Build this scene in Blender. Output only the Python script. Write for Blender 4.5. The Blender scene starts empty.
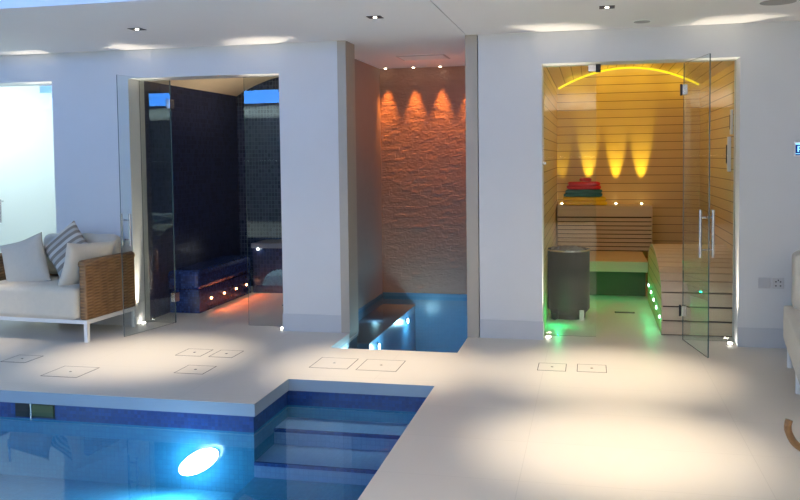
import bpy, bmesh, math, random
from mathutils import Vector, Matrix, noise
random.seed(7)
SC = bpy.context.scene
COL = SC.collection
R = math.radians

# ------------------------------------------------------------------ camera
YAW, PITCH, ROLL, CZ, CD, FPX, CY = .2213, .0514, -.012, 1.622, 7.514, 847.0, 201.5
fw = Vector((-math.sin(YAW)*math.cos(PITCH), math.cos(YAW)*math.cos(PITCH), -math.sin(PITCH)))
rt0 = Vector((math.cos(YAW), math.sin(YAW), 0)); up0 = rt0.cross(fw)
c_, s_ = math.cos(ROLL), math.sin(ROLL)
rt = c_*rt0 + s_*up0; up = -s_*rt0 + c_*up0
cam = bpy.data.objects.new('camera', bpy.data.cameras.new('camera')); COL.objects.link(cam)
cam.matrix_world = Matrix(((rt.x, up.x, -fw.x, 0), (rt.y, up.y, -fw.y, -CD), (rt.z, up.z, -fw.z, CZ), (0, 0, 0, 1)))
cam.data.sensor_width = 36; cam.data.lens = FPX/800*36
cam.data.shift_y = -(250-CY)/800
cam.data.clip_start = .05
SC.camera = cam

# ------------------------------------------------------------------ world, exposure
SC.view_settings.view_transform = 'Standard'; SC.view_settings.look = 'None'
SC.view_settings.exposure = .27; SC.view_settings.gamma = 1
W = bpy.data.worlds.new('dusk'); SC.world = W; W.use_nodes = True
W.node_tree.nodes['Background'].inputs[0].default_value = (.12, .3, .85, 1)
W.node_tree.nodes['Background'].inputs[1].default_value = 1.0

def light(kind, loc, energy, color, target=None, **kw):
    d = bpy.data.lights.new(kind.lower()+'_light', kind); d.energy = energy; d.color = color
    for k, v in kw.items(): setattr(d, k, v)
    o = bpy.data.objects.new(kind.lower()+'_light', d); COL.objects.link(o); o.location = loc
    if target is not None:
        o.rotation_euler = (Vector(target)-Vector(loc)).to_track_quat('-Z', 'Y').to_euler()
    return o
WARM = (1, .84, .63); WARM2 = (1, .72, .42); BLUE = (.05, .28, 1); COOL = (.68, .97, 1)
DOWN = [(-3.614, -1.165), (-1.605, -1.173), (.119, -1.108)]
# the blue coving light inside the coffer above the pool
light('AREA', (-6.4, -3.0, 2.84), 24, BLUE, (-6.4, -2.7, 3.2), shape='RECTANGLE', size=9.4, size_y=.3)
light('AREA', (-6.4, -7.6, 2.84), 190, BLUE, (-6.4, -6.2, 3.6), shape='RECTANGLE', size=9.4, size_y=.3)
# added upward fill behind the viewer, no fittings, to brighten the hall
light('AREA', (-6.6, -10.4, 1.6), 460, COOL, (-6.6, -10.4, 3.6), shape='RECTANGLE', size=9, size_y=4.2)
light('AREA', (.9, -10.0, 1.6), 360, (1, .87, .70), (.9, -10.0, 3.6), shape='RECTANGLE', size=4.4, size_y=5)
# downlights
for x, y in DOWN: light('SPOT', (x, y, 2.66), 290, WARM, (x, y, 0), spot_size=R(46), spot_blend=1, shadow_soft_size=.03)
for x, y, e in ((.15, -2.72, 310), (2.3, -1.2, 40), (-5.6, -1.15, 130), (1.9, -3.4, 120), (-.6, -4.8, 80)):
    light('SPOT', (x, y, 2.66), e, WARM, (x, y, 0), spot_size=R(42), spot_blend=1, shadow_soft_size=.03)

# ------------------------------------------------------------------ materials
def newmat(name):
    m = bpy.data.materials.new(name); m.use_nodes = True
    nt = m.node_tree; nt.nodes.clear()
    return m, nt, nt.nodes, nt.links
def rgba(c): return (c[0], c[1], c[2], 1)
def math_(nt, op, a, b=None):
    n = nt.nodes.new('ShaderNodeMath'); n.operation = op
    for i, v in enumerate((a, b)):
        if v is None: continue
        if isinstance(v, (int, float)): n.inputs[i].default_value = v
        else: nt.links.new(v, n.inputs[i])
    return n.outputs[0]
def mat(name, col, rough=.5, metal=0, var=.06, scale=6, bump=0, bscale=60, stretch=(1, 1, 1), spec=.5, emit=None, estr=0, sheen=0):
    m, nt, N, L = newmat(name)
    b = N.new('ShaderNodeBsdfPrincipled'); o = N.new('ShaderNodeOutputMaterial'); L.new(b.outputs[0], o.inputs[0])
    tc = N.new('ShaderNodeTexCoord'); mp = N.new('ShaderNodeMapping'); mp.inputs['Scale'].default_value = stretch
    L.new(tc.outputs['Object'], mp.inputs[0])
    nz = N.new('ShaderNodeTexNoise'); nz.inputs['Scale'].default_value = scale; nz.inputs['Detail'].default_value = 4
    L.new(mp.outputs[0], nz.inputs[0])
    mx = N.new('ShaderNodeMix'); mx.data_type = 'RGBA'
    mx.inputs['A'].default_value = rgba([c*(1-var) for c in col]); mx.inputs['B'].default_value = rgba([min(1, c*(1+var)) for c in col])
    L.new(nz.outputs[0], mx.inputs['Factor']); L.new(mx.outputs['Result'], b.inputs['Base Color'])
    b.inputs['Roughness'].default_value = rough; b.inputs['Metallic'].default_value = metal
    b.inputs['Specular IOR Level'].default_value = spec
    if sheen: b.inputs['Sheen Weight'].default_value = sheen
    if emit: b.inputs['Emission Color'].default_value = rgba(emit); b.inputs['Emission Strength'].default_value = estr
    if bump:
        n2 = N.new('ShaderNodeTexNoise'); n2.inputs['Scale'].default_value = bscale; n2.inputs['Detail'].default_value = 5
        L.new(mp.outputs[0], n2.inputs[0])
        bp = N.new('ShaderNodeBump'); bp.inputs['Strength'].default_value = bump; bp.inputs['Distance'].default_value = .01
        L.new(n2.outputs[0], bp.inputs['Height']); L.new(bp.outputs[0], b.inputs['Normal'])
    return m
def gridmat(name, c1, c2, grout, size, gw, rough=.4, offset=(0, 0, 0), spec=.5, grain=0, axes=(1, 1, 1)):
    """tiles or planks: cells of size along x, y, z with thin joints of width gw"""
    m, nt, N, L = newmat(name)
    b = N.new('ShaderNodeBsdfPrincipled'); o = N.new('ShaderNodeOutputMaterial'); L.new(b.outputs[0], o.inputs[0])
    tc = N.new('ShaderNodeTexCoord'); sp = N.new('ShaderNodeSeparateXYZ'); L.new(tc.outputs['Object'], sp.inputs[0])
    ge = N.new('ShaderNodeNewGeometry'); sn = N.new('ShaderNodeSeparateXYZ'); L.new(ge.outputs['Normal'], sn.inputs[0])
    cells = []; line = None
    for i in range(3):
        if not axes[i]: cells.append(None); continue
        q = math_(nt, 'DIVIDE', math_(nt, 'ADD', sp.outputs[i], offset[i]+100*size[i]+.0007), size[i])
        facing = math_(nt, 'GREATER_THAN', .7, math_(nt, 'ABSOLUTE', sn.outputs[i]))
        l = math_(nt, 'MULTIPLY', math_(nt, 'LESS_THAN', math_(nt, 'FRACT', q), gw/size[i]), facing)
        line = l if line is None else math_(nt, 'MAXIMUM', line, l)
        cells.append(math_(nt, 'MULTIPLY', math_(nt, 'FLOOR', q), facing))
    cb = N.new('ShaderNodeCombineXYZ')
    for i in range(3):
        if cells[i] is not None: L.new(cells[i], cb.inputs[i])
    wn = N.new('ShaderNodeTexWhiteNoise'); wn.noise_dimensions = '3D'; L.new(cb.outputs[0], wn.inputs[0])
    mx = N.new('ShaderNodeMix'); mx.data_type = 'RGBA'
    mx.inputs['A'].default_value = rgba(c1); mx.inputs['B'].default_value = rgba(c2)
    fac = wn.outputs[0]
    if grain:
        nz = N.new('ShaderNodeTexNoise'); nz.inputs['Scale'].default_value = 3; nz.inputs['Detail'].default_value = 6
        mp = N.new('ShaderNodeMapping'); mp.inputs['Scale'].default_value = (1.2, 1.2, 14); L.new(tc.outputs['Object'], mp.inputs[0]); L.new(mp.outputs[0], nz.inputs[0])
        fac = math_(nt, 'ADD', math_(nt, 'MULTIPLY', wn.outputs[0], 1-grain), math_(nt, 'MULTIPLY', nz.outputs[0], grain))
    L.new(fac, mx.inputs['Factor'])
    m2 = N.new('ShaderNodeMix'); m2.data_type = 'RGBA'; L.new(line, m2.inputs['Factor']); L.new(mx.outputs['Result'], m2.inputs['A'])
    m2.inputs['B'].default_value = rgba(grout); L.new(m2.outputs['Result'], b.inputs['Base Color'])
    b.inputs['Roughness'].default_value = rough; b.inputs['Specular IOR Level'].default_value = spec
    return m
def glassmat(name, tint=(.93, .97, .95), refl=1.0, rough=0, ior=1.5):
    m, nt, N, L = newmat(name)
    o = N.new('ShaderNodeOutputMaterial'); t = N.new('ShaderNodeBsdfTransparent'); t.inputs[0].default_value = rgba(tint)
    g = N.new('ShaderNodeBsdfGlossy'); g.inputs['Roughness'].default_value = rough; g.inputs[0].default_value = (refl, refl, refl, 1)
    f = N.new('ShaderNodeFresnel'); f.inputs[0].default_value = ior
    ge = N.new('ShaderNodeNewGeometry')
    fac = math_(nt, 'MULTIPLY', f.outputs[0], math_(nt, 'SUBTRACT', 1, ge.outputs['Backfacing']))
    mx = N.new('ShaderNodeMixShader'); L.new(fac, mx.inputs[0]); L.new(t.outputs[0], mx.inputs[1]); L.new(g.outputs[0], mx.inputs[2])
    L.new(mx.outputs[0], o.inputs[0])
    return m, N, L, g, f
def emis(name, col, s):
    m, nt, N, L = newmat(name); o = N.new('ShaderNodeOutputMaterial'); e = N.new('ShaderNodeEmission')
    e.inputs[0].default_value = rgba(col); e.inputs[1].default_value = s; L.new(e.outputs[0], o.inputs[0]); return m

M = {}
M['wall'] = mat('wall_paint', (.66, .67, .68), .75, var=.03, scale=3, bump=.05, bscale=90)
M['ceil'] = mat('ceiling_paint', (.90, .885, .88), .8, var=.01)
M['coffer'] = mat('coffer_paint', (.30, .32, .36), .8, var=.01)
M['base'] = mat('skirting_paint', (.54, .555, .585), .5, var=.02)
M['stone'] = mat('lining_stone', (.43, .39, .33), .6, var=.05, scale=8)
M['floor'] = gridmat('floor_stone', (.71, .665, .60), (.725, .68, .615), (.64, .60, .54), (1.2, .6, 50), .004, rough=.42, offset=(.35, .33, 0), spec=.35)
M['seam'] = mat('dark_seam', (.06, .055, .05), .8)
M['metal'] = mat('brushed_steel', (.62, .62, .63), .25, metal=1, var=.04)
M['dmetal'] = mat('dark_metal', (.035, .035, .04), .35, metal=.6)
M['white'] = mat('white_lacquer', (.80, .80, .78), .35, var=.01)
M['fabric'] = mat('cream_fabric', (.68, .61, .49), .9, var=.05, scale=30, bump=.3, bscale=300, sheen=.2)
M['fabric2'] = mat('ivory_fabric', (.58, .54, .46), .9, var=.05, scale=30, bump=.3, bscale=300, sheen=.2)
M['tile'] = gridmat('azure_mosaic', (.018, .155, .31), (.022, .18, .35), (.015, .13, .28), (.033, .033, .033), .003, rough=.25)
M['band'] = gridmat('deep_blue_mosaic', (.01, .035, .17), (.015, .06, .26), (.02, .05, .18), (.025, .025, .025), .003, rough=.2)
M['tread'] = gridmat('pale_step_tile', (.09, .20, .40), (.11, .23, .44), (.08, .17, .36), (.033, .033, .033), .003, rough=.3)
M['steam'] = gridmat('dark_steam_mosaic', (.012, .016, .05), (.035, .045, .12), (.06, .07, .12), (.04, .04, .05), .004, rough=.3)
M['steamb'] = gridmat('grey_back_mosaic', (.012, .02, .05), (.045, .055, .10), (.08, .10, .15), (.042, .042, .05), .006, rough=.25)
M['bench'] = gridmat('blue_bench_mosaic', (.012, .025, .10), (.03, .07, .26), (.02, .03, .08), (.025, .025, .025), .002, rough=.25)
M['pine'] = gridmat('pine_boards', (.60, .40, .17), (.68, .48, .22), (.16, .08, .03), (50, 50, .105), .007, rough=.55, grain=.5, axes=(0, 0, 1))
M['vault'] = gridmat('pine_vault_boards', (.62, .43, .22), (.70, .51, .28), (.20, .11, .04), (.105, 50, 50), .007, rough=.55, grain=.4, axes=(1, 0, 0))
M['slat'] = mat('pale_bench_timber', (.56, .43, .30), .55, var=.08, scale=2, stretch=(1.5, 20, 20))
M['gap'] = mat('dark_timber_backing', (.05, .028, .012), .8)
M['lamp'] = emis('lamp_glow', (1, .9, .75), 12)
M['plaster'] = mat('vault_plaster', (.60, .52, .40), .7)
M['niche'] = mat('niche_plaster', (.34, .29, .26), .75, var=.05, bump=.1)
M['rough_stone'] = mat('rough_stone', (.36, .24, .19), .9, var=.10, scale=14, bump=.25, bscale=35, stretch=(.5, 1, 1.4))
M['glass'], _, _, _, _ = glassmat('clear_glass', (.94, .965, .955), ior=1.52)
M['edge'] = mat('glass_edge', (.10, .15, .15), .2, var=.02)
wm, N_, L_, g_, f_ = glassmat('water_surface', (.80, .93, .97), refl=.7, ior=1.33); M['water'] = wm
tcw = N_.new('ShaderNodeTexCoord'); nzw = N_.new('ShaderNodeTexNoise'); nzw.inputs['Scale'].default_value = 1.6; nzw.inputs['Detail'].default_value = 1
bpw = N_.new('ShaderNodeBump'); bpw.inputs['Strength'].default_value = .05; bpw.inputs['Distance'].default_value = .04
L_.new(tcw.outputs['Object'], nzw.inputs[0]); L_.new(nzw.outputs[0], bpw.inputs['Height']); L_.new(bpw.outputs[0], g_.inputs['Normal'])

# ------------------------------------------------------------------ mesh helpers
def bx(bm, x0, x1, y0, y1, z0, z1, bev=0):
    vs = [bm.verts.new(p) for p in ((x0,y0,z0),(x1,y0,z0),(x1,y1,z0),(x0,y1,z0),(x0,y0,z1),(x1,y0,z1),(x1,y1,z1),(x0,y1,z1))]
    fs = [bm.faces.new([vs[i] for i in f]) for f in ((3,2,1,0),(4,5,6,7),(0,1,5,4),(1,2,6,5),(2,3,7,6),(3,0,4,7))]
    if bev:
        es = list({e for f in fs for e in f.edges})
        bmesh.ops.bevel(bm, geom=es, offset=bev, segments=2, affect='EDGES', profile=.5)
def box(*a, bev=0):
    bm = bmesh.new(); bx(bm, *a, bev=bev); return bm
def cyl(bm, p, q, r, r2=None, seg=16, caps=True):
    p, q = Vector(p), Vector(q); d = q-p
    m = Matrix.Translation((p+q)/2) @ d.to_track_quat('Z', 'Y').to_matrix().to_4x4()
    bmesh.ops.create_cone(bm, cap_ends=caps, segments=seg, radius1=r, radius2=r if r2 is None else r2, depth=d.length, matrix=m)
def tube(p, q, r, r2=None, seg=16):
    bm = bmesh.new(); cyl(bm, p, q, r, r2, seg); return bm
def path_tube(pts, r, seg=10):
    bm = bmesh.new(); rings = []
    pts = [Vector(p) for p in pts]
    for i, p in enumerate(pts):
        d = (pts[min(i+1, len(pts)-1)]-pts[max(i-1, 0)]).normalized()
        mt = d.to_track_quat('Z', 'Y').to_matrix()
        rr = r[i] if isinstance(r, (list, tuple)) else r
        rings.append([bm.verts.new(p+mt@Vector((rr*math.cos(a*2*math.pi/seg), rr*math.sin(a*2*math.pi/seg), 0))) for a in range(seg)])
    for a, b in zip(rings, rings[1:]):
        for k in range(seg): bm.faces.new((a[k], a[(k+1) % seg], b[(k+1) % seg], b[k]))
    bm.faces.new(rings[0][::-1]); bm.faces.new(rings[-1]); return bm
def obj(name, bm, m, parent=None, smooth=False, loc=None, rot=None):
    me = bpy.data.meshes.new(name); bmesh.ops.recalc_face_normals(bm, faces=bm.faces); bm.to_mesh(me); bm.free()
    for mm in (m if isinstance(m, (list, tuple)) else [m]): me.materials.append(mm)
    if smooth:
        for p in me.polygons: p.use_smooth = True
    o = bpy.data.objects.new(name, me); COL.objects.link(o)
    if parent: o.parent = parent
    if loc: o.location = loc
    if rot: o.rotation_euler = rot
    return o
def raw(name, verts, faces, m, parent=None, smooth=False):
    me = bpy.data.meshes.new(name); me.from_pydata(verts, [], faces); me.materials.append(m)
    if smooth:
        for p in me.polygons: p.use_smooth = True
    o = bpy.data.objects.new(name, me); COL.objects.link(o)
    if parent: o.parent = parent
    return o
def thing(name, label, cat, loc=(0, 0, 0), rz=0, group=None):
    o = bpy.data.objects.new(name, None); COL.objects.link(o); o.location = loc; o.rotation_euler = (0, 0, rz)
    o.empty_display_size = .1; o['label'] = label; o['category'] = cat
    if group: o['group'] = group
    return o
def tag(o, label, cat, group=None):
    o['label'] = label; o['category'] = cat
    if group: o['group'] = group
    return o
def struct(name, bm, m):
    o = obj(name, bm, m); o['kind'] = 'structure'; return o
def dup(root, loc, label=None, rz=None):
    r = root.copy(); COL.objects.link(r); r.location = loc
    if rz is not None: r.rotation_euler = (0, 0, rz)
    if label: r['label'] = label
    for ch in list(root.children):
        c = ch.copy(); COL.objects.link(c); c.parent = r
        for g in ch.children:
            d = g.copy(); COL.objects.link(d); d.parent = c
    return r
def slab(xs, ys, inside, z0, z1):
    """flat slab over the cells where inside(cx, cy); sides only at its borders"""
    bm = bmesh.new(); nx, ny = len(xs)-1, len(ys)-1
    ok = lambda i, j: 0 <= i < nx and 0 <= j < ny and inside((xs[i]+xs[i+1])/2, (ys[j]+ys[j+1])/2)
    V = {}
    def v(x, y, z):
        k = (round(x, 5), round(y, 5), z)
        if k not in V: V[k] = bm.verts.new(k)
        return V[k]
    for i in range(nx):
        for j in range(ny):
            if not ok(i, j): continue
            a, b, c, d = xs[i], xs[i+1], ys[j], ys[j+1]
            bm.faces.new((v(a,c,z1), v(b,c,z1), v(b,d,z1), v(a,d,z1)))
            bm.faces.new((v(a,d,z0), v(b,d,z0), v(b,c,z0), v(a,c,z0)))
            if not ok(i-1, j): bm.faces.new((v(a,d,z0), v(a,c,z0), v(a,c,z1), v(a,d,z1)))
            if not ok(i+1, j): bm.faces.new((v(b,c,z0), v(b,d,z0), v(b,d,z1), v(b,c,z1)))
            if not ok(i, j-1): bm.faces.new((v(a,c,z0), v(b,c,z0), v(b,c,z1), v(a,c,z1)))
            if not ok(i, j+1): bm.faces.new((v(b,d,z0), v(a,d,z0), v(a,d,z1), v(b,d,z1)))
    return bm
def cushion(sx, sy, sz, e=.35, pinch=.0, n=18, wrinkle=.006, seed=0):
    """soft rounded pillow, sx by sy wide, sz thick, centred"""
    bm = bmesh.new(); bmesh.ops.create_cube(bm, size=2)
    bmesh.ops.subdivide_edges(bm, edges=bm.edges, cuts=n, use_grid_fill=True)
    for v in bm.verts:
        x, y, z = v.co
        if pinch:   # throw pillow: thick middle, thin rim
            prof = max(0, (1-abs(x)**2.4)*(1-abs(y)**2.4))**.42
            ox = x*(1-.07*(1-abs(y)**2)*abs(x)); oy = y*(1-.07*(1-abs(x)**2)*abs(y))
            v.co = (ox*sx/2, oy*sy/2, z*sz/2*(prof*.92+.08))
        else:       # box cushion with rounded edges
            r = e
            def rd(a): return a
            q = Vector((x*sx/2, y*sy/2, z*sz/2)); rr = min(sx, sy, sz)*r
            c = Vector((max(-sx/2+rr, min(sx/2-rr, q.x)), max(-sy/2+rr, min(sy/2-rr, q.y)), max(-sz/2+rr, min(sz/2-rr, q.z))))
            d = q-c
            if d.length > 1e-6: q = c+d.normalized()*rr
            bul = (1-abs(x)**3)*(1-abs(y)**3)*.06*sz
            q.z += bul if z > 0 else -bul*.3
            v.co = q
        nv = noise.noise(v.co*6+Vector((seed, seed, 0)))
        v.co += v.co.normalized()*nv*wrinkle
    return bm

H = 2.7
# ------------------------------------------------------------------ structure
XL, XR, YB, YF = -12.0, 3.2, -13.0, 3.8
POOL = (-10.2, -1.08, -8.6, -2.31); BAY = (-2.18, -1.08, -2.31, -1.66)
PLF = (-2.186, -1.078, -.62, 0.0); PLI = (-2.49, -1.0, .3, 2.53); PLM = (-2.186, -1.078, 0.0, .3)
def inr(r, x, y): return r[0] < x < r[1] and r[2] < y < r[3]
holes = (POOL, BAY, PLF, PLM, PLI)
xs = sorted({XL, XR, *[r[i] for r in holes for i in (0, 1)]}); ys = sorted({YB, YF, *[r[i] for r in holes for i in (2, 3)]})
struct('floor', slab(xs, ys, lambda x, y: not any(inr(h, x, y) for h in holes), -.085, 0), M['floor'])

# wall with its openings (front face at y = 0)
SH, ST, NI, SA = (-7.3, -5.228), (-4.388, -2.835), (-2.264, -.968), (-.412, 1.214)
TOP = 2.425
bm = bmesh.new()
for a, b in ((XL, SH[0]), (SH[1], ST[0]), (ST[1], NI[0]), (NI[1], SA[0]), (SA[1], XR)): bx(bm, a, b, 0, .3, 0, H+.3)
for a, b in (SH, ST, SA): bx(bm, a, b, 0, .3, TOP, H+.3)
struct('wall_front', bm, M['wall'])
for a, b, k in ((SH[1], ST[0], ''), (ST[1], NI[0], ''), (NI[1], SA[0], ''), (SA[1], XR, ''), (XL, SH[0], '')):
    struct('baseboard_front', box(a-(.006 if a not in (NI[1], XL) else 0), b+(.006 if b not in (NI[0], XR) else 0), -.006, -.0, 0, .165), M['base'])
# stone lining of the plunge pool opening
struct('trim_1', box(-2.264, -2.183, -.005, .3, -.05, H), M['stone'])
struct('trim_2', box(-1.081, -.975, -.005, .3, -.05, H), M['stone'])
# hall shell behind the viewer
struct('wall_left', box(XL-.2, XL, YB, .3, -.1, 3.6), M['wall'])
struct('wall_right', box(XR, XR+.2, YB, .3, -.1, 3.6), M['wall'])
struct('wall_rear', box(XL, XR, YB-.2, YB, -.1, 3.6), mat('dark_wall_paint', (.12, .14, .17), .7))
# ceiling: two slabs with a narrow shadow gap between them and the raised coffer over the pool
GX = -1.071; COF = (-11.2, -1.6, -8.2, -2.27)
xs = sorted({XL, GX-.004, COF[0], COF[1]}); ys = sorted({YB, 0, COF[2], COF[3]})
bm = slab(xs, ys, lambda x, y: not inr(COF, x, y), H, H+.12)
bx(bm, -2.56, GX-.004, 0, 2.7, H, H+.12)
bx(bm, GX+.004, XR, YB, 0, H, H+.12); bx(bm, GX+.004, -.9, 0, 2.7, H, H+.12)
bx(bm, GX-.03, GX+.03, YB, 2.7, H+.12, H+.14)
struct('ceiling', bm, M['ceil'])
bm = bmesh.new(); bx(bm, COF[0]-.1, COF[1]+.1, COF[2]-.1, COF[3]+.1, 3.25, 3.3)
bx(bm, COF[0]-.1, COF[0], COF[2], COF[3], H+.121, 3.25); bx(bm, COF[1], COF[1]+.1, COF[2], COF[3], H+.121, 3.25)
bx(bm, COF[0], COF[1], COF[3], COF[3]+.1, H+.121, 3.25); bx(bm, COF[0], COF[1], COF[2]-.1, COF[2], H+.121, 3.25)
struct('ceiling_coffer', bm, M['coffer'])
# plunge pool niche
struct('wall_niche_left', box(-2.57, -2.486, .3, 2.6, -.05, H), M['niche'])
struct('wall_niche_right', box(-1.004, -.92, .3, 2.6, -.05, H), M['niche'])
struct('wall_niche_back', box(-2.57, -.92, 2.56, 2.66, -.05, H), M['niche'])
nx_, nz_ = 150, 210; verts = []; faces = []
for j in range(nz_+1):
    for i in range(nx_+1):
        x = -2.49+1.49*i/nx_; z = -.09+(H+.09)*j/nz_
        row = int(z/.045); off = noise.noise(Vector((row*7.3, 0, 0)))*.3
        cellx = math.floor((x+off)/.13)
        d = .0018*noise.cell(Vector((cellx*1.7+.3, row*3.1+.3, .5))) + .0022*noise.noise(Vector((x*20, 0, z*62))) + .0018*noise.noise(Vector((x*40, 4, z*100)))
        verts.append((x, 2.52-d-.012, z))
for j in range(nz_):
    for i in range(nx_):
        a = j*(nx_+1)+i; faces.append((a, a+1, a+nx_+2, a+nx_+1))
o = raw('wall_niche_stone', verts, faces, M['rough_stone']); o['kind'] = 'structure'
# steam room shell
def vault(name, x0, x1, y0, y1, zs, zp, m, n=18, th=.06):
    bm = bmesh.new(); cx = (x0+x1)/2; w = (x1-x0)/2; ring = []
    for i in range(n+1):
        x = x0+(x1-x0)*i/n; z = zs+(zp-zs)*(1-((x-cx)/w)**2)
        ring.append([bm.verts.new(p) for p in ((x, y0, z), (x, y1, z), (x, y1, z+th), (x, y0, z+th))])
    for a, b in zip(ring, ring[1:]):
        for k in range(4): bm.faces.new((a[k], a[(k+1) % 4], b[(k+1) % 4], b[k]))
    bm.faces.new(ring[0]); bm.faces.new(ring[-1]); return struct(name, bm, m)
struct('wall_steam_left', box(-4.49, -4.39, .3, 2.7, 0, 2.9), M['steam'])
struct('wall_steam_right', box(-2.68, -2.58, .3, 2.7, 0, 2.9), M['steam'])
struct('wall_steam_back', box(-4.49, -2.58, 2.6, 2.7, 0, 2.9), M['steamb'])
vault('ceiling_steam', -4.39, -2.68, .3, 2.6, 2.43, 2.68, M['plaster'])
# sauna shell
SXL, SXR, SYB = -.42, 1.34, 3.69
struct('wall_sauna_left', box(SXL-.1, SXL, .3, SYB+.1, 0, 2.95), M['pine'])
struct('wall_sauna_right', box(SXR, SXR+.1, .3, SYB+.1, 0, 2.95), M['pine'])
struct('wall_sauna_back', box(SXL-.1, SXR+.1, SYB, SYB+.1, 0, 2.95), M['pine'])
vault('ceiling_sauna', SXL, SXR, .3, SYB-.09, 2.49, 2.74, M['vault'])
# shower room shell
M['shw'] = mat('shower_wall', (.78, .84, .84), .5, var=.04)
bm = bmesh.new(); bx(bm, -7.6, -7.5, .3, 2.2, 0, 2.6); bx(bm, -5.1, -5.0, .3, 2.2, 0, 2.6); bx(bm, -7.6, -5.0, 2.2, 2.3, 0, 2.6); bx(bm, -7.6, -5.0, .3, 2.3, 2.6, 2.7)
struct('wall_shower', bm, M['shw'])
bm = bmesh.new()
struct('baseboard_right', box(XR-.008, XR, YB, 0, 0, .165), M['base'])

# ------------------------------------------------------------------ pools
def ring_wall(poly, z0, z1):
    bm = bmesh.new(); n = len(poly)
    lo = [bm.verts.new((x, y, z0)) for x, y in poly]; hi = [bm.verts.new((x, y, z1)) for x, y in poly]
    for i in range(n): bm.faces.new((lo[i], lo[(i+1) % n], hi[(i+1) % n], hi[i]))
    return bm
def plate(poly, z):
    bm = bmesh.new(); bm.faces.new([bm.verts.new((x, y, z)) for x, y in poly]); return bm
def nrm(o, flipz=True):
    return o
e = .015
P1 = [(POOL[0]-e, POOL[2]-e), (POOL[1]+e, POOL[2]-e), (POOL[1]+e, BAY[3]+e), (BAY[0]-e, BAY[3]+e), (BAY[0]-e, POOL[3]+e), (POOL[0]-e, POOL[3]+e)]
WZ = -.15
pool = thing('swimming_pool', 'large blue mosaic swimming pool with a stepped entry bay cut into the deck', 'pool')
obj('mosaic_band', ring_wall(P1, -.20, -.0861), M['band'], pool)['label'] = 'deep blue mosaic waterline band'
M['cope'] = mat('blue_grey_coping', (.26, .35, .45), .5, var=.03)
e2 = -.002
PC = [(POOL[0]-e2, POOL[2]-e2), (POOL[1]+e2, POOL[2]-e2), (POOL[1]+e2, BAY[3]+e2), (BAY[0]-e2, BAY[3]+e2), (BAY[0]-e2, POOL[3]+e2), (POOL[0]-e2, POOL[3]+e2)]
obj('coping_face', ring_wall(PC, -.086, -.001), M['cope'], pool)['label'] = 'blue-grey coping face above the waterline'
obj('basin_wall', ring_wall(P1, -.62, -.20), M['tile'], pool)
obj('basin_floor', plate(P1, -.62), M['tile'], pool)
for k, (x0, y1, y0, z) in enumerate(((BAY[0]-e, BAY[3]+e, -1.93, -.29), (BAY[0]-e, -1.93, -2.30, -.40), (BAY[0]-e, -2.30, -2.74, -.50))):
    bm = box(x0, POOL[1]+e, y0, (y1 if x0 > -2.3 else min(y1, POOL[3]+e)), -.62, z)
    s = obj('step', bm, M['tread'] if k < 2 else M['tile'], pool)
    obj('step_edge', box(x0, POOL[1]+e, y0-.003, y0+.014, z-.02, z+.003), M['band'], s)['label'] = 'dark blue nosing strip'
w = obj('water', plate([(x, y) for x, y in P1], WZ), M['water'], pool)
# skimmer mouth
bm = bmesh.new(); sx0, sx1 = -4.01, -3.69
sk = obj('skimmer', box(sx0, sx1, POOL[3]+e-.002, POOL[3]+e+.12, -.19, -.0855), M['dmetal'], pool)
obj('skimmer_flap', box(sx0+.14, sx1-.01, POOL[3]+e-.008, POOL[3]+e-.003, -.175, -.095), mat('olive_flap', (.05, .075, .03), .4), sk)
obj('skimmer_frame', box(sx0+.125, sx0+.137, POOL[3]+e-.01, POOL[3]+e-.003, -.19, -.086), M['metal'], sk)
# underwater lamp on the wall beneath the coping
def oval(y0, y1, rx, rz):
    bm = tube((0, y0, 0), (0, y1, 0), 1.0, seg=40)
    for v in bm.verts:
        x, z = v.co.x*rx, v.co.z*rz; v.co.x = x*.93-z*-.37; v.co.z = -x*-.30+z*.93; v.co.x += -2.58; v.co.z += -.41
    return bm
ul = obj('underwater_lamp', oval(POOL[3]+e-.001, POOL[3]+e-.035, .14, .085), M['metal'], pool)
M['uw'] = emis('underwater_glow', (.80, .97, 1), 26)
obj('lamp_lens', oval(POOL[3]-.022, POOL[3]-.03, .15, .095), M['uw'], ul)
light('POINT', (-2.62, POOL[3]-.12, -.42), 5, (.8, .97, 1), shadow_soft_size=.05)
light('SPOT', (-2.58, POOL[3]-.06, -.40), 150, (.85, .99, 1), (-3.3, -3.6, -.62), spot_size=R(140), spot_blend=1, shadow_soft_size=.1)
light('POINT', (-4.6, -4.2, -.35), 10, (.4, .8, 1), shadow_soft_size=.3)  # added fill in the pool water, no lamp fitting


pl = thing('plunge_pool', 'small lit plunge pool between the stone-lined pillars below the rough stone wall', 'pool')
g = .008
P2 = [(PLF[0]-e, PLF[2]-e), (PLF[1]+e, PLF[2]-e), (PLF[1]+e, .302), (PLI[1]-g, .302), (PLI[1]-g, 2.505), (PLI[0]+g, 2.505), (PLI[0]+g, .302), (PLF[0]-e, .302)]
M['ptile'] = gridmat('plunge_mosaic', (.065, .19, .32), (.075, .205, .34), (.06, .175, .30), (.04, .04, .04), .004, rough=.3)
obj('basin_wall', ring_wall(P2, -.75, -.0855), M['ptile'], pl)
obj('basin_floor', plate(P2, -.75), M['ptile'], pl)
obj('waterline_band', box(PLI[0]+.0005, PLI[0]+g, .31, 2.49, -.0855, -.03), M['ptile'], pl)
obj('waterline_band', box(PLI[0]+g, PLI[1]-g, 2.494, 2.5045, -.0855, -.02), M['ptile'], pl)
obj('coping_edge', box(PLF[0]-e, PLF[0]-.001, .0, .3, -.0855, -.05), M['ptile'], pl)
seat = obj('seat', box(PLI[0]+.01, -2.08, .305, 2.49, -.75, -.17), M['ptile'], pl)
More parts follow.
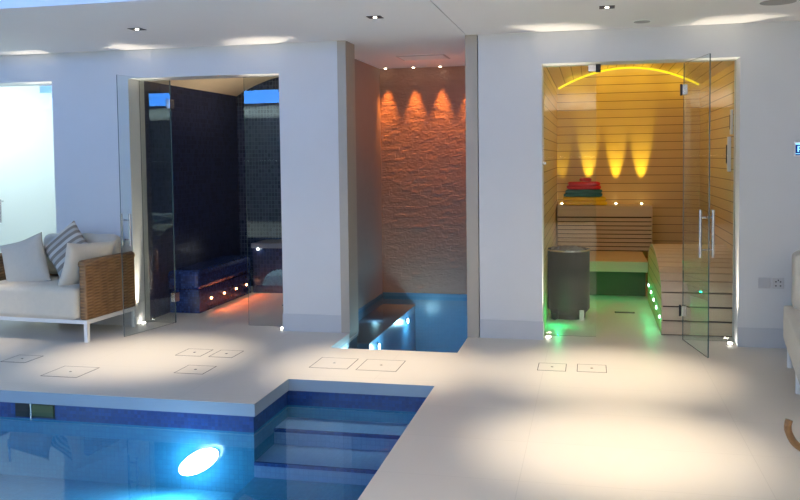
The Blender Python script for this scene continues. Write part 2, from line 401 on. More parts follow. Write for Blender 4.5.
obj('seat_top', box(PLI[0]+.01, -2.075, .305, 2.49, -.17, -.162), mat('plunge_seat_stone', (.16, .17, .24), .5), seat)
obj('water', plate(P2, -.06), M['water'], pl)
for y in (.62, 1.98):
    u = obj('seat_lamp', tube((-2.08, y, -.26), (-2.06, y, -.26), .04, seg=20), M['metal'], pl)
    obj('lamp_lens', tube((-2.062, y, -.26), (-2.056, y, -.26), .028, seg=20), emis('plunge_glow', (.75, .97, 1), 30), u)
    light('POINT', (-1.97, y, -.28), 6, (.45, .85, 1), shadow_soft_size=.03)
light('POINT', (-2.3, 1.4, -.11), .7, (.4, .85, 1), shadow_soft_size=.03)  # small light added to brighten the left waterline strip, no fitting
light('POINT', (-1.4, 2.1, -.4), 2.5, (.3, .65, 1), shadow_soft_size=.1)

# ------------------------------------------------------------------ ceiling fittings
def downlight(loc, label):
    t = thing('ceiling_downlight', label, 'ceiling light', loc, 0, 'recessed ceiling downlights')
    bm = bmesh.new()
    bx(bm, -.055, .055, -.055, -.042, -.004, -.0005); bx(bm, -.055, .055, .042, .055, -.004, -.0005); bx(bm, -.055, -.042, -.042, .042, -.004, -.0005); bx(bm, .042, .055, -.042, .042, -.004, -.0005)
    obj('trim', bm, M['dmetal'], t)
    obj('lamp', tube((0, 0, -.0006), (0, 0, -.006), .014, seg=20), M['lamp'], t)
    obj('baffle', box(-.042, .042, -.042, .042, -.0016, -.0006), M['dmetal'], t)
    return t
d0 = downlight((DOWN[0][0], DOWN[0][1], H), 'recessed black square downlight above the steam room doorway')
dup(d0, (DOWN[1][0], DOWN[1][1], H), 'recessed black square downlight in front of the plunge pool niche')
dup(d0, (DOWN[2][0], DOWN[2][1], H), 'recessed black square downlight above the sauna front')
def disc(x, y, r, label):
    t = thing('ceiling_speaker', label, 'speaker', (x, y, H))
    obj('rim', tube((0, 0, -.0005), (0, 0, -.006), r, seg=40), M['ceil'], t)
    obj('grille', tube((0, 0, -.006), (0, 0, -.009), r*.86, seg=40), mat('grille_mesh', (.42, .42, .42), .7), t)
disc(.407, -.363, .075, 'small flush round white disc in the ceiling by the sauna front')
disc(1.3, -1.0, .14, 'larger round grey speaker grille at the upper right of the ceiling')
vt = thing('ceiling_vent', 'flat rectangular vent flush in the ceiling of the plunge pool niche', 'vent', (-1.75, 1.5, H))
obj('panel', box(-.26, .26, -.2, .2, -.006, -.0005), mat('vent_panel', (.58, .56, .56), .7), vt)
bm = bmesh.new()
for k in range(7): bx(bm, -.24, .24, -.17+k*.052, -.145+k*.052, -.010, -.006)
obj('louvre', bm, M['ceil'], vt)

# four orange spots washing the stone wall
ORANGE = (1, .28, .045)
sp0 = None
for i, (x, nm) in enumerate(((-2.39, 'leftmost'), (-2.05, 'second from left'), (-1.725, 'third from left'), (-1.39, 'rightmost'))):
    lab = 'tiny recessed spot above the rough stone wall, %s of the four' % nm
    if sp0 is None:
        sp0 = thing('niche_spotlight', lab, 'ceiling light', (x, 2.40, H), 0, 'spots above the rough stone wall')
        obj('trim', tube((0, 0, -.0005), (0, 0, -.008), .024, seg=16), M['metal'], sp0)
        obj('lamp', tube((0, 0, -.008), (0, 0, -.012), .015, seg=16), emis('niche_lamp_glow', (1, .75, .5), 25), sp0)
    else: dup(sp0, (x, 2.40, H), lab)
    light('SPOT', (x, 2.41, 2.67), 92, ORANGE, (x, 2.47, 1.8), spot_size=R(38), spot_blend=1, shadow_soft_size=.012)
light('POINT', (-1.7, 1.7, 2.15), 4, (1, .30, .15), shadow_soft_size=.3)  # added red fill for the niche, not one of the spots

# ------------------------------------------------------------------ floor hatches
def hatch(x0, x1, y0, y1, label):
    t = thing('floor_hatch', label, 'floor hatch', ((x0+x1)/2, (y0+y1)/2, 0), 0, 'square stone access hatches in the deck')
    a, b = (x1-x0)/2, (y1-y0)/2; w = .005
    bm = bmesh.new(); bx(bm, -a, a, -b, -b+w, .0004, .0016); bx(bm, -a, a, b-w, b, .0004, .0016); bx(bm, -a, -a+w, -b+w, b-w, .0004, .0016); bx(bm, a-w, a, -b+w, b-w, .0004, .0016)
    obj('seam', bm, M['seam'], t); obj('cover', box(-a+w, a-w, -b+w, b-w, .0002, .0012), M['floor2'], t)
    obj('key_hole', tube((0, 0, .0012), (0, 0, .003), .011, seg=12), M['metal'], t)
M['floor2'] = mat('hatch_stone', (.715, .67, .605), .42, var=.03, spec=.35)
hatch(-4.70, -4.47, -1.56, -1.32, 'floor hatch in the deck just in front of the wicker sofa')
hatch(-4.08, -3.77, -1.91, -1.60, 'larger floor hatch in the deck nearest the pool edge at left')
hatch(-3.38, -3.15, -1.11, -.86, 'floor hatch left of the pair in front of the steam room')
hatch(-3.08, -2.87, -1.11, -.86, 'floor hatch right of the pair in front of the steam room')
hatch(-3.11, -2.87, -1.65, -1.40, 'single floor hatch behind the pair, closer to the pool, mid left')
hatch(-2.14, -1.83, -1.31, -.97, 'floor hatch left of the pair between plunge pool and entry bay')
hatch(-1.76, -1.44, -1.32, -.97, 'floor hatch right of the pair between plunge pool and entry bay')
hatch(-.395, -.18, -1.09, -.855, 'floor hatch left of the pair in front of the sauna')
hatch(-.10, .12, -1.08, -.845, 'floor hatch right of the pair in front of the sauna')

# ------------------------------------------------------------------ glass
def pane(name, w, h, parent, t=.01, z0=0, chamfer=0):
    """upright pane along +x from 0 to w; thin edges get their own material"""
    bm = bmesh.new(); bx(bm, 0, w, -t/2, t/2, z0, z0+h)
    o = obj(name, bm, [M['glass'], M['edge']], parent)
    for p in o.data.polygons: p.material_index = 0 if abs(p.normal.y) > .5 else 1
    return o
def hinge(parent, z):
    o = obj('hinge', box(-.035, .04, -.022, .022, z-.045, z+.045, bev=.004), M['metal'], parent)
    obj('hinge_pin', tube((0, -.026, z-.05), (0, -.026, z+.05), .008), M['dmetal'], o)
def gdoor(p, q, w_, label, hz0, hz1):
    ang = math.atan2(q[1]-p[1], q[0]-p[0])
    t = thing('glass_door', label, 'door', (p[0], p[1], 0), ang)
    pane('pane', w_, 2.405, t, z0=.003)
    for z in (.26, 2.18): hinge(t, z)
    for sg in (-1, 1):
        hd = obj('handle', tube((w_-.06, sg*.05, hz0), (w_-.06, sg*.05, hz1), .012), M['metal'], t, smooth=False)
        bm = bmesh.new()
        for z in (hz0+.06, hz1-.06): cyl(bm, (w_-.06, sg*.006, z), (w_-.06, sg*.05, z), .008)
        obj('standoff', bm, M['metal'], hd)
    return t
gdoor((-4.05, .2), (-4.2, -.51), .73, 'open frameless glass steam room door standing beside the wicker sofa', .84, 1.14)
gdoor((.79, .2), (.914, -.478), .69, 'open frameless glass sauna door with steel bar handle', .80, 1.18)
def fixed(x0, x1, label, clampx=None):
    t = thing('glass_panel', label, 'glass panel', (x0, .2, 0), 0, 'fixed glass side panels')
    pane('pane', x1-x0, 2.42, t, z0=.002)
    if clampx is not None:
        obj('clamp', box(clampx-x0-.045, clampx-x0+.02, -.03, .03, 2.36, 2.422, bev=.003), M['metal'], t)
        obj('clamp_catch', box(clampx-x0+.02, clampx-x0+.06, -.028, .028, 2.355, 2.422), M['dmetal'], t)
fixed(ST[0]+.004, -4.056, 'fixed glass panel left of the steam room doorway')
fixed(-3.27, ST[1]-.004, 'fixed glass panel right of the steam room doorway')
fixed(SA[0]+.004, .05, 'fixed glass panel in front of the sauna heater', clampx=.03)
fixed(.796, SA[1]-.004, 'fixed glass panel right of the sauna doorway, beside the curved lounger')
# shower room: frosted pane
fm, fnt, FN, FL = newmat('frosted_glass')
fo = FN.new('ShaderNodeOutputMaterial'); ftr = FN.new('ShaderNodeBsdfTranslucent'); ftr.inputs[0].default_value = (.93, .97, .95, 1)
ftp = FN.new('ShaderNodeBsdfTransparent'); fgl = FN.new('ShaderNodeBsdfGlossy'); fgl.inputs['Roughness'].default_value = .05
fa = FN.new('ShaderNodeMixShader'); fa.inputs[0].default_value = .22; fb = FN.new('ShaderNodeMixShader'); fb.inputs[0].default_value = .05
FL.new(ftr.outputs[0], fa.inputs[1]); FL.new(ftp.outputs[0], fa.inputs[2]); FL.new(fa.outputs[0], fb.inputs[1]); FL.new(fgl.outputs[0], fb.inputs[2]); FL.new(fb.outputs[0], fo.inputs[0])
M['frost'] = fm
t = thing('shower_door', 'bright backlit frosted glass shower door at the far left edge', 'door', (SH[1]-.004, .2, 0))
bm = bmesh.new(); bx(bm, -1.2, 0, -.005, .005, .01, 2.41); obj('pane', bm, M['frost'], t)
obj('clamp', box(-.26, -.0, -.02, .02, 2.33, 2.40), M['metal'], t)
hd = obj('handle', tube((-.75, -.05, 1.0), (-.75, -.05, 1.24), .012), M['metal'], t)
obj('standoff', tube((-.75, -.05, 1.22), (-.75, -.0, 1.22), .008), M['metal'], hd)
light('AREA', (-6.2, .9, 2.2), 13, (.82, .97, 1), (-6.0, .2, 1.6), shape='RECTANGLE', size=1.6, size_y=.8)
light('AREA', (-6.2, 1.4, 2.5), 6, (.9, 1, .95), (-6.2, 1.2, 0), shape='RECTANGLE', size=1.6, size_y=1)

# ------------------------------------------------------------------ floor uplights at the jambs
up_ = None
for x, y, lab in ((SH[1]-.03, .16, 'floor uplight at the right jamb of the shower room'), (ST[0]+.035, .1, 'floor uplight at the left jamb of the steam room'), (ST[1]-.04, .085, 'floor uplight at the right jamb of the steam room'),
                  (SA[0]+.045, .1, 'floor uplight at the left jamb of the sauna, before the heater'), (SA[1]-.05, .09, 'floor uplight at the right jamb of the sauna')):
    if up_ is None:
        up_ = thing('floor_uplight', lab, 'floor light', (x, y, 0), 0, 'floor uplights at the door jambs')
        obj('bezel', tube((0, 0, .0003), (0, 0, .006), .03, seg=20), M['metal'], up_)
        obj('lamp', tube((0, 0, .006), (0, 0, .012), .02, seg=20), emis('uplight_glow', (1, .92, .8), 30), up_)
    else: dup(up_, (x, y, 0), lab)
    light('SPOT', (x, y-.04, .03), 200, (1, .88, .70), (x, y-.10, 2.7), spot_size=R(24), spot_blend=.9, shadow_soft_size=.008)

# ------------------------------------------------------------------ steam room benches
sb = thing('steam_bench', 'dark blue mosaic bench along the left steam room wall with small red lights', 'bench', (0, 0, 0))
obj('base', box(-4.387, -4.04, .71, 2.1, .0, .25, bev=.004), M['bench'], sb)
bm = bmesh.new(); bx(bm, -4.387, -4.02, .66, 2.1, .251, .46, bev=.045)
obj('seat', bm, M['bench'], sb, smooth=False)
RED = emis('red_lamp_glow', (1, .35, .12), 30)
for y in (.99, 1.33, 1.66, 1.96):
    obj('step_light', tube((-4.041, y, .12), (-4.032, y, .12), .012, seg=12), RED, sb)
    light('SPOT', (-4.02, y, .12), 5, (1, .17, .04), (-3.3, y-.1, -.1), spot_size=R(110), spot_blend=1, shadow_soft_size=.01)
bb = thing('stone_ledge_bench', 'tiled bench with a pale stone edge along the back of the steam room', 'bench', (0, 0, 0))
obj('base', box(-4.02, -2.68, 2.12, 2.597, 0, .55), M['steam'], bb)
obj('ledge', box(-4.02, -2.68, 2.08, 2.597, .55, .61, bev=.006), mat('pale_ledge_stone', (.30, .31, .33), .5), bb)
for x in (-3.93, -3.28): obj('ledge_light', tube((x, 2.079, .54), (x, 2.072, .54), .014, seg=10), emis('ledge_glow', (.9, .95, 1), 18), bb)
light('SPOT', (-3.5, 1.3, 1.3), 55, (1, .8, .55), (-3.5, 1.5, 2.6), spot_size=R(120), spot_blend=1, shadow_soft_size=.03)  # unseen spot added to brighten the vault plaster
light('SPOT', (-3.1, 2.35, 2.4), 8, (.9, .9, 1), (-3.1, 2.6, .9), spot_size=R(60), spot_blend=1, shadow_soft_size=.03)
dr = thing('floor_drain', 'dark round floor drain inside the steam room behind the right glass panel', 'drain', (-3.25, 1.35, 0))
obj('grate', tube((0, 0, .0005), (0, 0, .004), .09, seg=24), M['dmetal'], dr)
obj('rim', tube((0, 0, .0002), (0, 0, .002), .105, seg=24), M['metal'], dr)

# ------------------------------------------------------------------ sauna
ubn = thing('upper_bench', 'upper sauna bench with a slatted front carrying the folded towels', 'bench', (0, 0, 0))
UX0, UX1 = SXL+.02, .74
UF = 3.22
obj('top_board', box(UX0, UX1, UF, SYB-.002, .955, 1.0, bev=.006), M['slat'], ubn)
obj('fascia', box(UX0, UX1, UF-.012, UF+.012, .868, .955, bev=.004), M['slat'], ubn)
obj('backing', box(UX0, UX1-.01, UF+.025, SYB-.01, .44, .95), M['gap'], ubn)
for k in range(8): obj('slat', box(UX0, UX1, UF-.006, UF+.02, .452+k*.0512, .452+k*.0512+.040, bev=.004), M['slat'], ubn)
lbn = thing('lower_bench', 'lower sauna bench running behind the heater with a pale fascia', 'bench', (0, 0, 0))
LF = 2.15
for k in range(9): obj('slat', box(UX0, .62, LF+.005+k*.118, LF+.113+k*.118, .425, .445, bev=.004), M['slat'], lbn)
obj('fascia', box(UX0, .62, LF-.02, LF+.003, .33, .445, bev=.003), M['slat'], lbn)
obj('riser', box(UX0, .62, LF+.38, LF+.40, 0, .42), mat('riser_timber_shade', (.12, .09, .055), .6), lbn)  # shade of the recess under the bench is painted into this colour
# curved lounger at right
lg = thing('curved_lounger', 'curved pale slatted sauna lounger at the right wall with green dot lights', 'bench', (0, 0, 0))
prof = [(.36, 0), (.36, .13), (.362, .26), (.385, .37), (.46, .46), (.60, .535), (.80, .595), (1.05, .645), (1.33, .68), (1.62, .695), (1.88, .66), (2.1, .58), (2.25, .47)]
def catm(P, n):
    out = []
    for i in range(len(P)-1):
        p0, p1, p2, p3 = P[max(i-1, 0)], P[i], P[i+1], P[min(i+2, len(P)-1)]
        for k in range(n):
            t_ = k/n
            out.append(tuple(.5*((2*p1[j])+(-p0[j]+p2[j])*t_+(2*p0[j]-5*p1[j]+4*p2[j]-p3[j])*t_*t_+(-p0[j]+3*p1[j]-3*p2[j]+p3[j])*t_**3) for j in (0, 1)))
    return out+[P[-1]]
C = catm(prof, 12); L_acc = [0]
for a, b in zip(C, C[1:]): L_acc.append(L_acc[-1]+math.hypot(b[0]-a[0], b[1]-a[1]))
def at(s_):
    s_ = max(0, min(L_acc[-1], s_))
    for i in range(len(C)-1):
        if L_acc[i+1] >= s_:
            f = (s_-L_acc[i])/max(1e-9, L_acc[i+1]-L_acc[i]); p = (C[i][0]+(C[i+1][0]-C[i][0])*f, C[i][1]+(C[i+1][1]-C[i][1])*f)
            d = Vector((C[i+1][0]-C[i][0], C[i+1][1]-C[i][1])).normalized(); return p, d
LX0, LX1 = .625, SXR-.004
s_ = 0.012; pitch_ = .1285
while s_ < L_acc[-1]-.05:
    bm = bmesh.new(); s0, s1 = s_, min(s_+pitch_-.014, L_acc[-1]); row = []
    for k in range(6):
        (y, z), d = at(s0+(s1-s0)*k/5); n_ = Vector((d.y, -d.x))
        row.append([(y, z), (y+n_.x*-.0, z), (y+n_.x*.028*-1, z-n_.y*.028)])
    vs = []
    for k in range(6):
        (y, z), d = at(s0+(s1-s0)*k/5); inn = Vector((d.y, -d.x))*.026   # inward
        vs.append([bm.verts.new((LX0, y, z)), bm.verts.new((LX1, y, z)), bm.verts.new((LX1, y+inn.x, z+inn.y)), bm.verts.new((LX0, y+inn.x, z+inn.y))])
    for a, b in zip(vs, vs[1:]):
        for k in range(4): bm.faces.new((a[k], a[(k+1) % 4], b[(k+1) % 4], b[k]))
    bm.faces.new(vs[0]); bm.faces.new(vs[-1]); obj('slat', bm, M['slat'], lg); s_ += pitch_
bm = bmesh.new(); ins = []
for k in range(60):
    (y, z), d = at(L_acc[-1]*k/59); ins.append((y+d.y*.027, max(.0, z-d.x*.027)))
for X0, X1, nm, mm in ((LX0+.012, LX1, 'core', M['gap']), (LX0-.0, LX0+.012, 'side_panel', M['pine'])):
    bm = bmesh.new(); A = [bm.verts.new((X0, y, z)) for y, z in ins]+[bm.verts.new((X0, ins[-1][0], 0))]
    B = [bm.verts.new((X1, y, z)) for y, z in ins]+[bm.verts.new((X1, ins[-1][0], 0))]
    bm.faces.new(A); bm.faces.new(B[::-1])
    for k in range(len(A)): bm.faces.new((A[k], B[k], B[(k+1) % len(A)], A[(k+1) % len(A)]))
    obj(nm, bm, mm, lg)
GREEN = (.0, .9, .28)
GE = emis('green_lamp_glow', (.45, 1, .75), 14)
for y, z in ((.55, .135), (.95, .15), (1.3, .165), (1.66, .185), (2.05, .2)):
    obj('dot_light', tube((LX0-.001, y, z), (LX0-.008, y, z), .014, seg=12), GE, lg)
    light('POINT', (LX0-.05, y, z-.02), .25, GREEN, shadow_soft_size=.01)
light('AREA', (.1, LF+.08, .31), .45, GREEN, (.1, LF+.15, 0), shape='RECTANGLE', size=1.0, size_y=.05)
light('POINT', (-.3, .62, .12), 1.6, GREEN, shadow_soft_size=.006)
light('POINT', (-.2, 1.75, .15), 2.2, GREEN, shadow_soft_size=.006)
# heater
ht = thing('sauna_heater', 'dark metal drum sauna heater filled with stones behind the left glass', 'heater', (-.215, 1.13, 0))
ht.scale = (1.1, 1.1, 1.03)
bm = bmesh.new(); n = 40
profh = [(.15, .0), (.155, .05), (.16, .055), (.188, .09), (.19, .11), (.19, .655), (.186, .665), (.172, .665), (.168, .60), (0, .60)]
rings = [[bm.verts.new((r*math.cos(2*math.pi*k/n), r*math.sin(2*math.pi*k/n), z)) for k in range(n)] for r, z in profh[:-1]]
for a, b in zip(rings, rings[1:]):
    for k in range(n): bm.faces.new((a[k], a[(k+1) % n], b[(k+1) % n], b[k]))
bm.faces.new(rings[-1]); bm.faces.new(rings[0][::-1])
obj('drum', bm, mat('dark_heater_steel', (.022, .019, .019), .55, metal=0, spec=.3), ht, smooth=False)
bm = bmesh.new(); cyl(bm, (0, 0, .655), (0, 0, .672), .191, seg=40, caps=False); obj('rim', bm, M['metal'], ht)
stone_m = mat('heater_stone', (.16, .155, .15), .9, var=.3, scale=12, bump=.3)
for k in range(34):
    a = random.random()*6.28; r = .14*math.sqrt(random.random()); bm = bmesh.new(); bmesh.ops.create_icosphere(bm, subdivisions=2, radius=.034)
    sd = random.random()*50
    for v in bm.verts: v.co *= 1+.35*noise.noise(v.co*22+Vector((sd, 0, 0)))
    obj('stone', bm, stone_m, ht, smooth=False, loc=(r*math.cos(a), r*math.sin(a), .635+random.random()*.035), rot=(random.random()*3, random.random()*3, 0))
vp = obj('vent_pipe', tube((-.12, -.15, .02), (-.12, -.19, .09), .035), M['dmetal'], ht)
obj('foot', box(.10, .14, -.165, -.13, 0, .1), M['metal'], ht)
# towels
def towel(name, w, d, h, z, col, label, x, y, folds, rz=0, seed=0):
    t = thing(name, label, 'towel', (x, y, z), rz, 'folded towels on the upper sauna bench'); m = mat(name+'_terry', col, .95, var=.12, scale=40, bump=.6, bscale=220, sheen=0)
    for k in range(folds):
        hh = h/folds; bm = cushion(w-.02*k, d-.01*k, hh*.98, e=.48, n=12, wrinkle=.010, seed=seed+k*3)
        obj('fold', bm, m, t, smooth=True, loc=(random.uniform(-.006, .006), random.uniform(-.006, .006), hh*(k+.5)))
towel('bath_towel', .54, .30, .10, 1.004, (1, .62, .03), 'folded yellow towel at the bottom of the stack', -.07, 3.41, 2, .03, 1)
towel('bath_towel', .47, .28, .086, 1.108, (.03, .16, .20), 'folded dark teal towel in the middle of the stack', -.085, 3.41, 2, -.04, 5)
towel('bath_towel', .41, .26, .092, 1.201, (.70, .02, .03), 'folded red towel second from the top of the stack', -.08, 3.41, 2, .05, 9)
towel('face_cloth', .13, .10, .04, 1.300, (.55, .03, .02), 'small rolled red cloth on top of the stacked towels', -.06, 3.41, 1, .3, 12)
# yellow bench uplights
YEL = (1, .76, .05); yl = None
for x, nm in ((-.355, 'at the far left end'), (-.02, 'behind the towels'), (.318, 'just right of the towels'), (.63, 'at the right end')):
    lab = 'tiny yellow uplight on the upper bench %s' % nm
    if yl is None:
        yl = thing('bench_uplight', lab, 'light', (x, 3.56, 1.0), 0, 'yellow uplights on the upper bench')
        obj('bezel', tube((0, 0, .0003), (0, 0, .008), .02, seg=16), M['metal'], yl); obj('lamp', tube((0, 0, .008), (0, 0, .016), .013, seg=16), emis('yellow_lamp_glow', (1, .85, .4), 30), yl)
    else: dup(yl, (x, 3.56, 1.0), lab)
    light('SPOT', (x, 3.57, 1.02), 75 if x > -.2 else 22, YEL, (x, 3.65, 1.5), spot_size=R(25), spot_blend=.8, shadow_soft_size=.008)
# arch cove strip
cv = thing('cove_light_strip', 'glowing yellow light strip following the arch above the sauna back wall', 'light strip', (0, 0, 0))
cx, wd = (SXL+SXR)/2, (SXR-SXL)/2
pts = []
for k in range(31):
    x = SXL+.02+(SXR-SXL-.04)*k/30; pts.append((x, SYB-.035, 2.49+.25*(1-((x-cx)/wd)**2)-.012))
obj('tape', path_tube(pts, .013, 8), emis('cove_glow', (1, .74, .02), 1.15), cv)
for k in range(4):
    x = SXL+.25+k*.40; z = 2.49+.25*(1-((x-cx)/wd)**2)
    light('POINT', (x, SYB-.22, z-.12), .9, YEL, shadow_soft_size=.1)
light('POINT', (cx, 2.0, 2.2), 9, (1, .66, .20), shadow_soft_size=.2)  # added warm fill inside the sauna, not part of the strip
light('AREA', (cx, .55, 2.42), 1.5, (1, .86, .66), (cx, 1.0, 0), shape='RECTANGLE', size=1.3, size_y=.2)  # further interior fill added under the vault, without a fitting
# wall instruments
st_ = thing('sauna_thermometer', 'slim white thermometer strip high on the right sauna wall', 'thermometer', (SXR, 1.20, 1.81))
obj('case', box(-.02, 0, -.035, .035, 0, .24, bev=.004), M['white'], st_); obj('dial', box(-.024, -.02, .015, .028, .05, .19), M['dmetal'], st_)
st_ = thing('sand_timer', 'slim white sand timer strip low on the right sauna wall', 'sand timer', (SXR, 1.30, 1.45))
obj('case', box(-.03, 0, -.03, .03, 0, .34, bev=.004), M['white'], st_); obj('glass_bulb', tube((-.034, .018, .08), (-.034, .018, .26), .006), M['dmetal'], st_)
st_ = thing('door_catch', 'slim steel strip on the left jamb of the sauna opening', 'door fitting', (SA[0], .1, 1.55))
obj('plate', box(0, .008, -.02, .02, 0, .17), M['metal'], st_); obj('latch', box(.008, .03, -.012, .012, 0, .02), M['metal'], st_)
st_ = thing('floor_drain', 'narrow dark rectangular drain in the sauna floor', 'drain', (.345, 1.45, 0))
obj('frame', box(-.10, .10, -.04, .04, .0003, .002), M['metal'], st_); obj('grate', box(-.09, .09, -.03, .03, .002, .004), M['dmetal'], st_)

# ------------------------------------------------------------------ wicker sofa
wk, wnt, WN, WL = newmat('wicker_weave')
b_ = WN.new('ShaderNodeBsdfPrincipled'); o_ = WN.new('ShaderNodeOutputMaterial'); WL.new(b_.outputs[0], o_.inputs[0])
tc = WN.new('ShaderNodeTexCoord'); sp = WN.new('ShaderNodeSeparateXYZ'); WL.new(tc.outputs['Object'], sp.inputs[0])
hx = math_(wnt, 'ADD', sp.outputs[0], sp.outputs[1])
rw = math_(wnt, 'FLOOR', math_(wnt, 'DIVIDE', sp.outputs[2], .014))
wv = math_(wnt, 'MULTIPLY', math_(wnt, 'SINE', math_(wnt, 'ADD', math_(wnt, 'MULTIPLY', hx, 30), math_(wnt, 'MULTIPLY', rw, 3.1416))),
           math_(wnt, 'ABSOLUTE', math_(wnt, 'SINE', math_(wnt, 'MULTIPLY', sp.outputs[2], 3.1416/.014))))
nz = WN.new('ShaderNodeTexNoise'); nz.inputs['Scale'].default_value = 9; WL.new(tc.outputs['Object'], nz.inputs[0])
fac = math_(wnt, 'ADD', math_(wnt, 'MULTIPLY', wv, .25), nz.outputs[0])
cr = WN.new('ShaderNodeValToRGB'); WL.new(fac, cr.inputs[0]); cr.color_ramp.elements[0].color = (.15, .075, .03, 1); cr.color_ramp.elements[1].color = (.40, .22, .09, 1)
cr.color_ramp.elements[0].position = .1; cr.color_ramp.elements[1].position = .95
WL.new(cr.outputs[0], b_.inputs['Base Color']); b_.inputs['Roughness'].default_value = .5
bp = WN.new('ShaderNodeBump'); bp.inputs['Strength'].default_value = .6; bp.inputs['Distance'].default_value = .006; WL.new(wv, bp.inputs['Height']); WL.new(bp.outputs[0], b_.inputs['Normal'])
M['wicker'] = wk
SR = R(-4)
so = thing('wicker_sofa', 'woven brown wicker sofa with white frame and cream seat cushion', 'sofa', (-4.40, -.79, 0), SR)
SW, SD = 1.27, .755     # local: x from -SW to 0, y from 0 (front) to SD
bm = bmesh.new()
bx(bm, -SW, 0, 0, .04, .165, .20); bx(bm, -SW, 0, SD-.04, SD, .165, .20); bx(bm, -SW, -SW+.04, .04, SD-.04, .165, .20); bx(bm, -.04, 0, .04, SD-.04, .165, .20)
obj('frame', bm, M['white'], so)
for x in (-SW, -.035):
    for y in (0, SD-.035): obj('leg', box(x, x+.035, y, y+.035, 0, .165), M['white'], so)
def wpanel(nm, x0, x1, y0, y1):
    bm = bmesh.new(); bx(bm, x0, x1, y0, y1, .20, .70, bev=.015); o = obj(nm, bm, M['wicker'], so)
    return o
a1 = wpanel('armrest', -.075, 0, .0, SD); wpanel('armrest', -SW, -SW+.075, .0, SD); wpanel('backrest', -SW+.077, -.077, SD-.07, SD)
for x in (-.0375, -SW+.0375):
    obj('armrest_roll', path_tube([(x, -.003, .703), (x, .3, .705), (x, SD, .703)], .0395, 12), M['wicker'], a1, smooth=True)
obj('seat_cushion', cushion(SW-.16, SD-.06, .29, e=.16, wrinkle=.004), M['fabric'], so, smooth=True, loc=(-SW/2, .31, .345))
def pillow(name, sx, sy, sz, loc, rot, m, label, seed=0, group='throw pillows on the wicker sofa'):
    o = obj(name, cushion(sx, sy, sz, pinch=1, n=20, wrinkle=.008, seed=seed), m, None, smooth=True, loc=loc, rot=rot)
    return tag(o, label, 'cushion', group)
o = obj('back_cushion', cushion(.84, .40, .17, e=.42, wrinkle=.01), M['fabric2'], so, smooth=True, loc=(-.50, .60, .72), rot=(R(78), 0, 0))
# stripes
sm, snt, SN, SL = newmat('striped_fabric')
b_ = SN.new('ShaderNodeBsdfPrincipled'); o_ = SN.new('ShaderNodeOutputMaterial'); SL.new(b_.outputs[0], o_.inputs[0]); b_.inputs['Roughness'].default_value = .9
tc = SN.new('ShaderNodeTexCoord'); sp = SN.new('ShaderNodeSeparateXYZ'); SL.new(tc.outputs['Object'], sp.inputs[0])
f1 = math_(snt, 'GREATER_THAN', math_(snt, 'FRACT', math_(snt, 'MULTIPLY', math_(snt, 'ADD', sp.outputs[1], 5.02), 15)), .5)
f2 = math_(snt, 'MULTIPLY', math_(snt, 'GREATER_THAN', math_(snt, 'FRACT', math_(snt, 'MULTIPLY', math_(snt, 'ADD', sp.outputs[1], 5.0), 7.5)), .5), .35)
mx = SN.new('ShaderNodeMix'); mx.data_type = 'RGBA'; SL.new(math_(snt, 'MULTIPLY', f1, math_(snt, 'ADD', .65, f2)), mx.inputs['Factor'])
mx.inputs['A'].default_value = (.26, .22, .18, 1); mx.inputs['B'].default_value = (.58, .55, .50, 1); SL.new(mx.outputs['Result'], b_.inputs['Base Color'])
def sofa_pt(x, y, z):
    v = Matrix.Rotation(SR, 3, 'Z') @ Vector((x, y, z)); return (v.x-4.40, v.y-.79, v.z)
def pil(sx, sy, sz, c, u, v, m, label, seed):
    u = Vector(u).normalized(); v = Vector(v); v = (v-u*v.dot(u)).normalized(); w_ = u.cross(v)
    q = Matrix((u, v, w_)).transposed().to_euler()
    pillow('throw_pillow', sx, sy, sz, sofa_pt(*c), q, m, label, seed)
pil(.46, .48, .16, (-.85, .24, .665), (.925, .043, .276), (-.36, .12, .76), M['fabric2'], 'plain grey-cream pillow leaning at the left end of the wicker sofa', 3)
pil(.41, .41, .13, (-.477, .373, .792), (.729, .233, .643), (-.68, .30, .68), sm, 'striped grey-brown pillow standing on its corner in the middle of the wicker sofa', 8)
pil(.50, .45, .15, (-.175, .255, .675), (.36, .80, -.03), (.384, -.052, .897), M['fabric'], 'plain cream pillow leaning against the right wicker armrest', 14)

# ------------------------------------------------------------------ white sofa at right
ws = thing('white_sofa', 'white upholstered sofa with slim white legs at the right edge', 'sofa', (1.435, -.62, 0), R(-8))
obj('seat_base', cushion(1.0, 1.55, .26, e=.09, wrinkle=.003), M['fabric2'], ws, smooth=True, loc=(.50, -.72, .335))
obj('backrest', cushion(.80, .24, .44, e=.18, wrinkle=.005), M['fabric2'], ws, smooth=True, loc=(.46, -.06, .66))
for x, y in ((.05, -.05), (.05, -.80), (.05, -1.42), (.93, -.05), (.93, -1.42)):
    obj('leg', tube((x, y, 0), (x, y, .22), .022, seg=14), M['white'], ws)
# curved wooden arm of the chair standing nearer
ch = thing('bentwood_stool', 'curved brown bentwood stool leg at the lower right edge', 'stool', (1.225, -2.95, 0))
wood = mat('bent_wood', (.20, .11, .05), .4, var=.15, stretch=(1, 1, 8))
arc = [(-.262, -.10, .30), (-.268, -.10, .27), (-.26, -.09, .23), (-.225, -.06, .17), (-.16, -.0, .115), (-.08, .07, .08), (0, .13, .065), (.12, .2, .06), (.3, .25, .06)]
arc = catm3 = arc
def cat3(P, n=6):
    out = []
    for i in range(len(P)-1):
        p0, p1, p2, p3 = (Vector(P[max(i-1, 0)]), Vector(P[i]), Vector(P[i+1]), Vector(P[min(i+2, len(P)-1)]))
        for k in range(n):
            t_ = k/n; out.append(.5*((2*p1)+(-p0+p2)*t_+(2*p0-5*p1+4*p2-p3)*t_*t_+(-p0+3*p1-3*p2+p3)*t_**3))
    return out+[Vector(P[-1])]
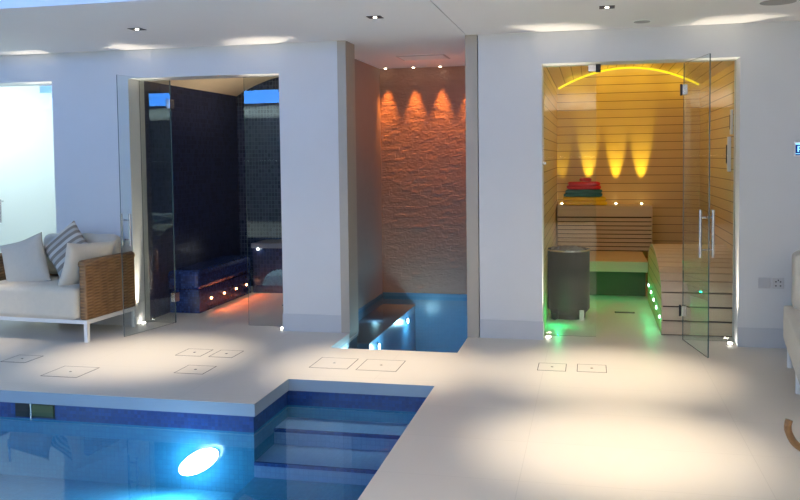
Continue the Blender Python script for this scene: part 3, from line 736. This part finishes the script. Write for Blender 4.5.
obj('rail', path_tube(cat3(arc), .018, 12), wood, ch, smooth=True)
for x, y in ((.0, .13), (.28, .24)): obj('foot', tube((x, y, 0), (x, y, .06), .018), wood, ch)
obj('seat', tube((.35, 0, .30), (.35, 0, .33), .24, seg=32), wood, ch)
for x, y in ((.3, .2), (.5, -.12), (.25, -.12)): obj('leg', tube((x, y, 0), (.35+(x-.35)*.7, y*.7, .30), .015), wood, ch)

# ------------------------------------------------------------------ wall plates
def plate_(x, z, label, socket):
    t = thing('wall_socket' if socket else 'blank_wall_plate', label, 'socket' if socket else 'wall plate', (x, -.0005, z))
    obj('cover', box(-.045, .045, -.010, 0, -.045, .045, bev=.003), mat('plate_white', (.55, .55, .56), .4), t)
    if socket:
        for dx in (-.018, .018):
            for dz in (-.022, .012):
                obj('pin_hole', box(dx-.006, dx+.006, -.0112, -.010, dz-.005, dz+.005), M['dmetal'], t)
        obj('earth_hole', box(-.004, .004, -.0112, -.010, .018, .03), M['dmetal'], t)
plate_(1.414, .545, 'blank square white plate on the wall, left of the socket', False)
plate_(1.522, .545, 'square power socket on the wall by the white sofa', True)
tp = thing('control_panel', 'small blue-lit touch control panel on the wall at the right edge', 'control panel', (1.715, -.0005, 1.655))
obj('case', box(-.085, .085, -.012, 0, -.062, .062, bev=.004), M['white'], tp)
obj('screen', box(-.072, .072, -.0135, -.012, -.05, .05), emis('screen_blue', (.005, .03, .22), 1), tp)
cy_ = emis('screen_cyan', (.25, .65, 1), 1.6)
obj('status_bar', box(-.072, .072, -.0145, -.0136, .036, .05), cy_, tp)
obj('lower_line', box(-.072, .072, -.0145, -.0136, -.040, -.034), cy_, tp)
bm = bmesh.new(); bx(bm, -.058, -.046, -.0145, -.0136, -.022, .026); bx(bm, -.046, -.026, -.0145, -.0136, .016, .026); bx(bm, -.034, -.026, -.0145, -.0136, .0, .016); bx(bm, -.046, -.026, -.0145, -.0136, -.006, .002)
obj('letter', bm, cy_, tp)

# ------------------------------------------------------------------ lounger across the pool (seen mirrored in the glass)
sl = thing('sun_lounger', 'white sun lounger across the pool, seen mirrored in the steam room glass', 'sun lounger', (-9.6, -9.6, 0), R(8))
obj('frame', box(-1, 1, -.36, .36, .22, .28, bev=.01), M['white'], sl)
obj('mattress', cushion(1.9, .68, .14, e=.3), M['white'], sl, smooth=True, loc=(0, 0, .35))
for x in (-.9, .9):
    for y in (-.3, .3): obj('leg', tube((x, y, 0), (x, y, .22), .025), M['white'], sl)
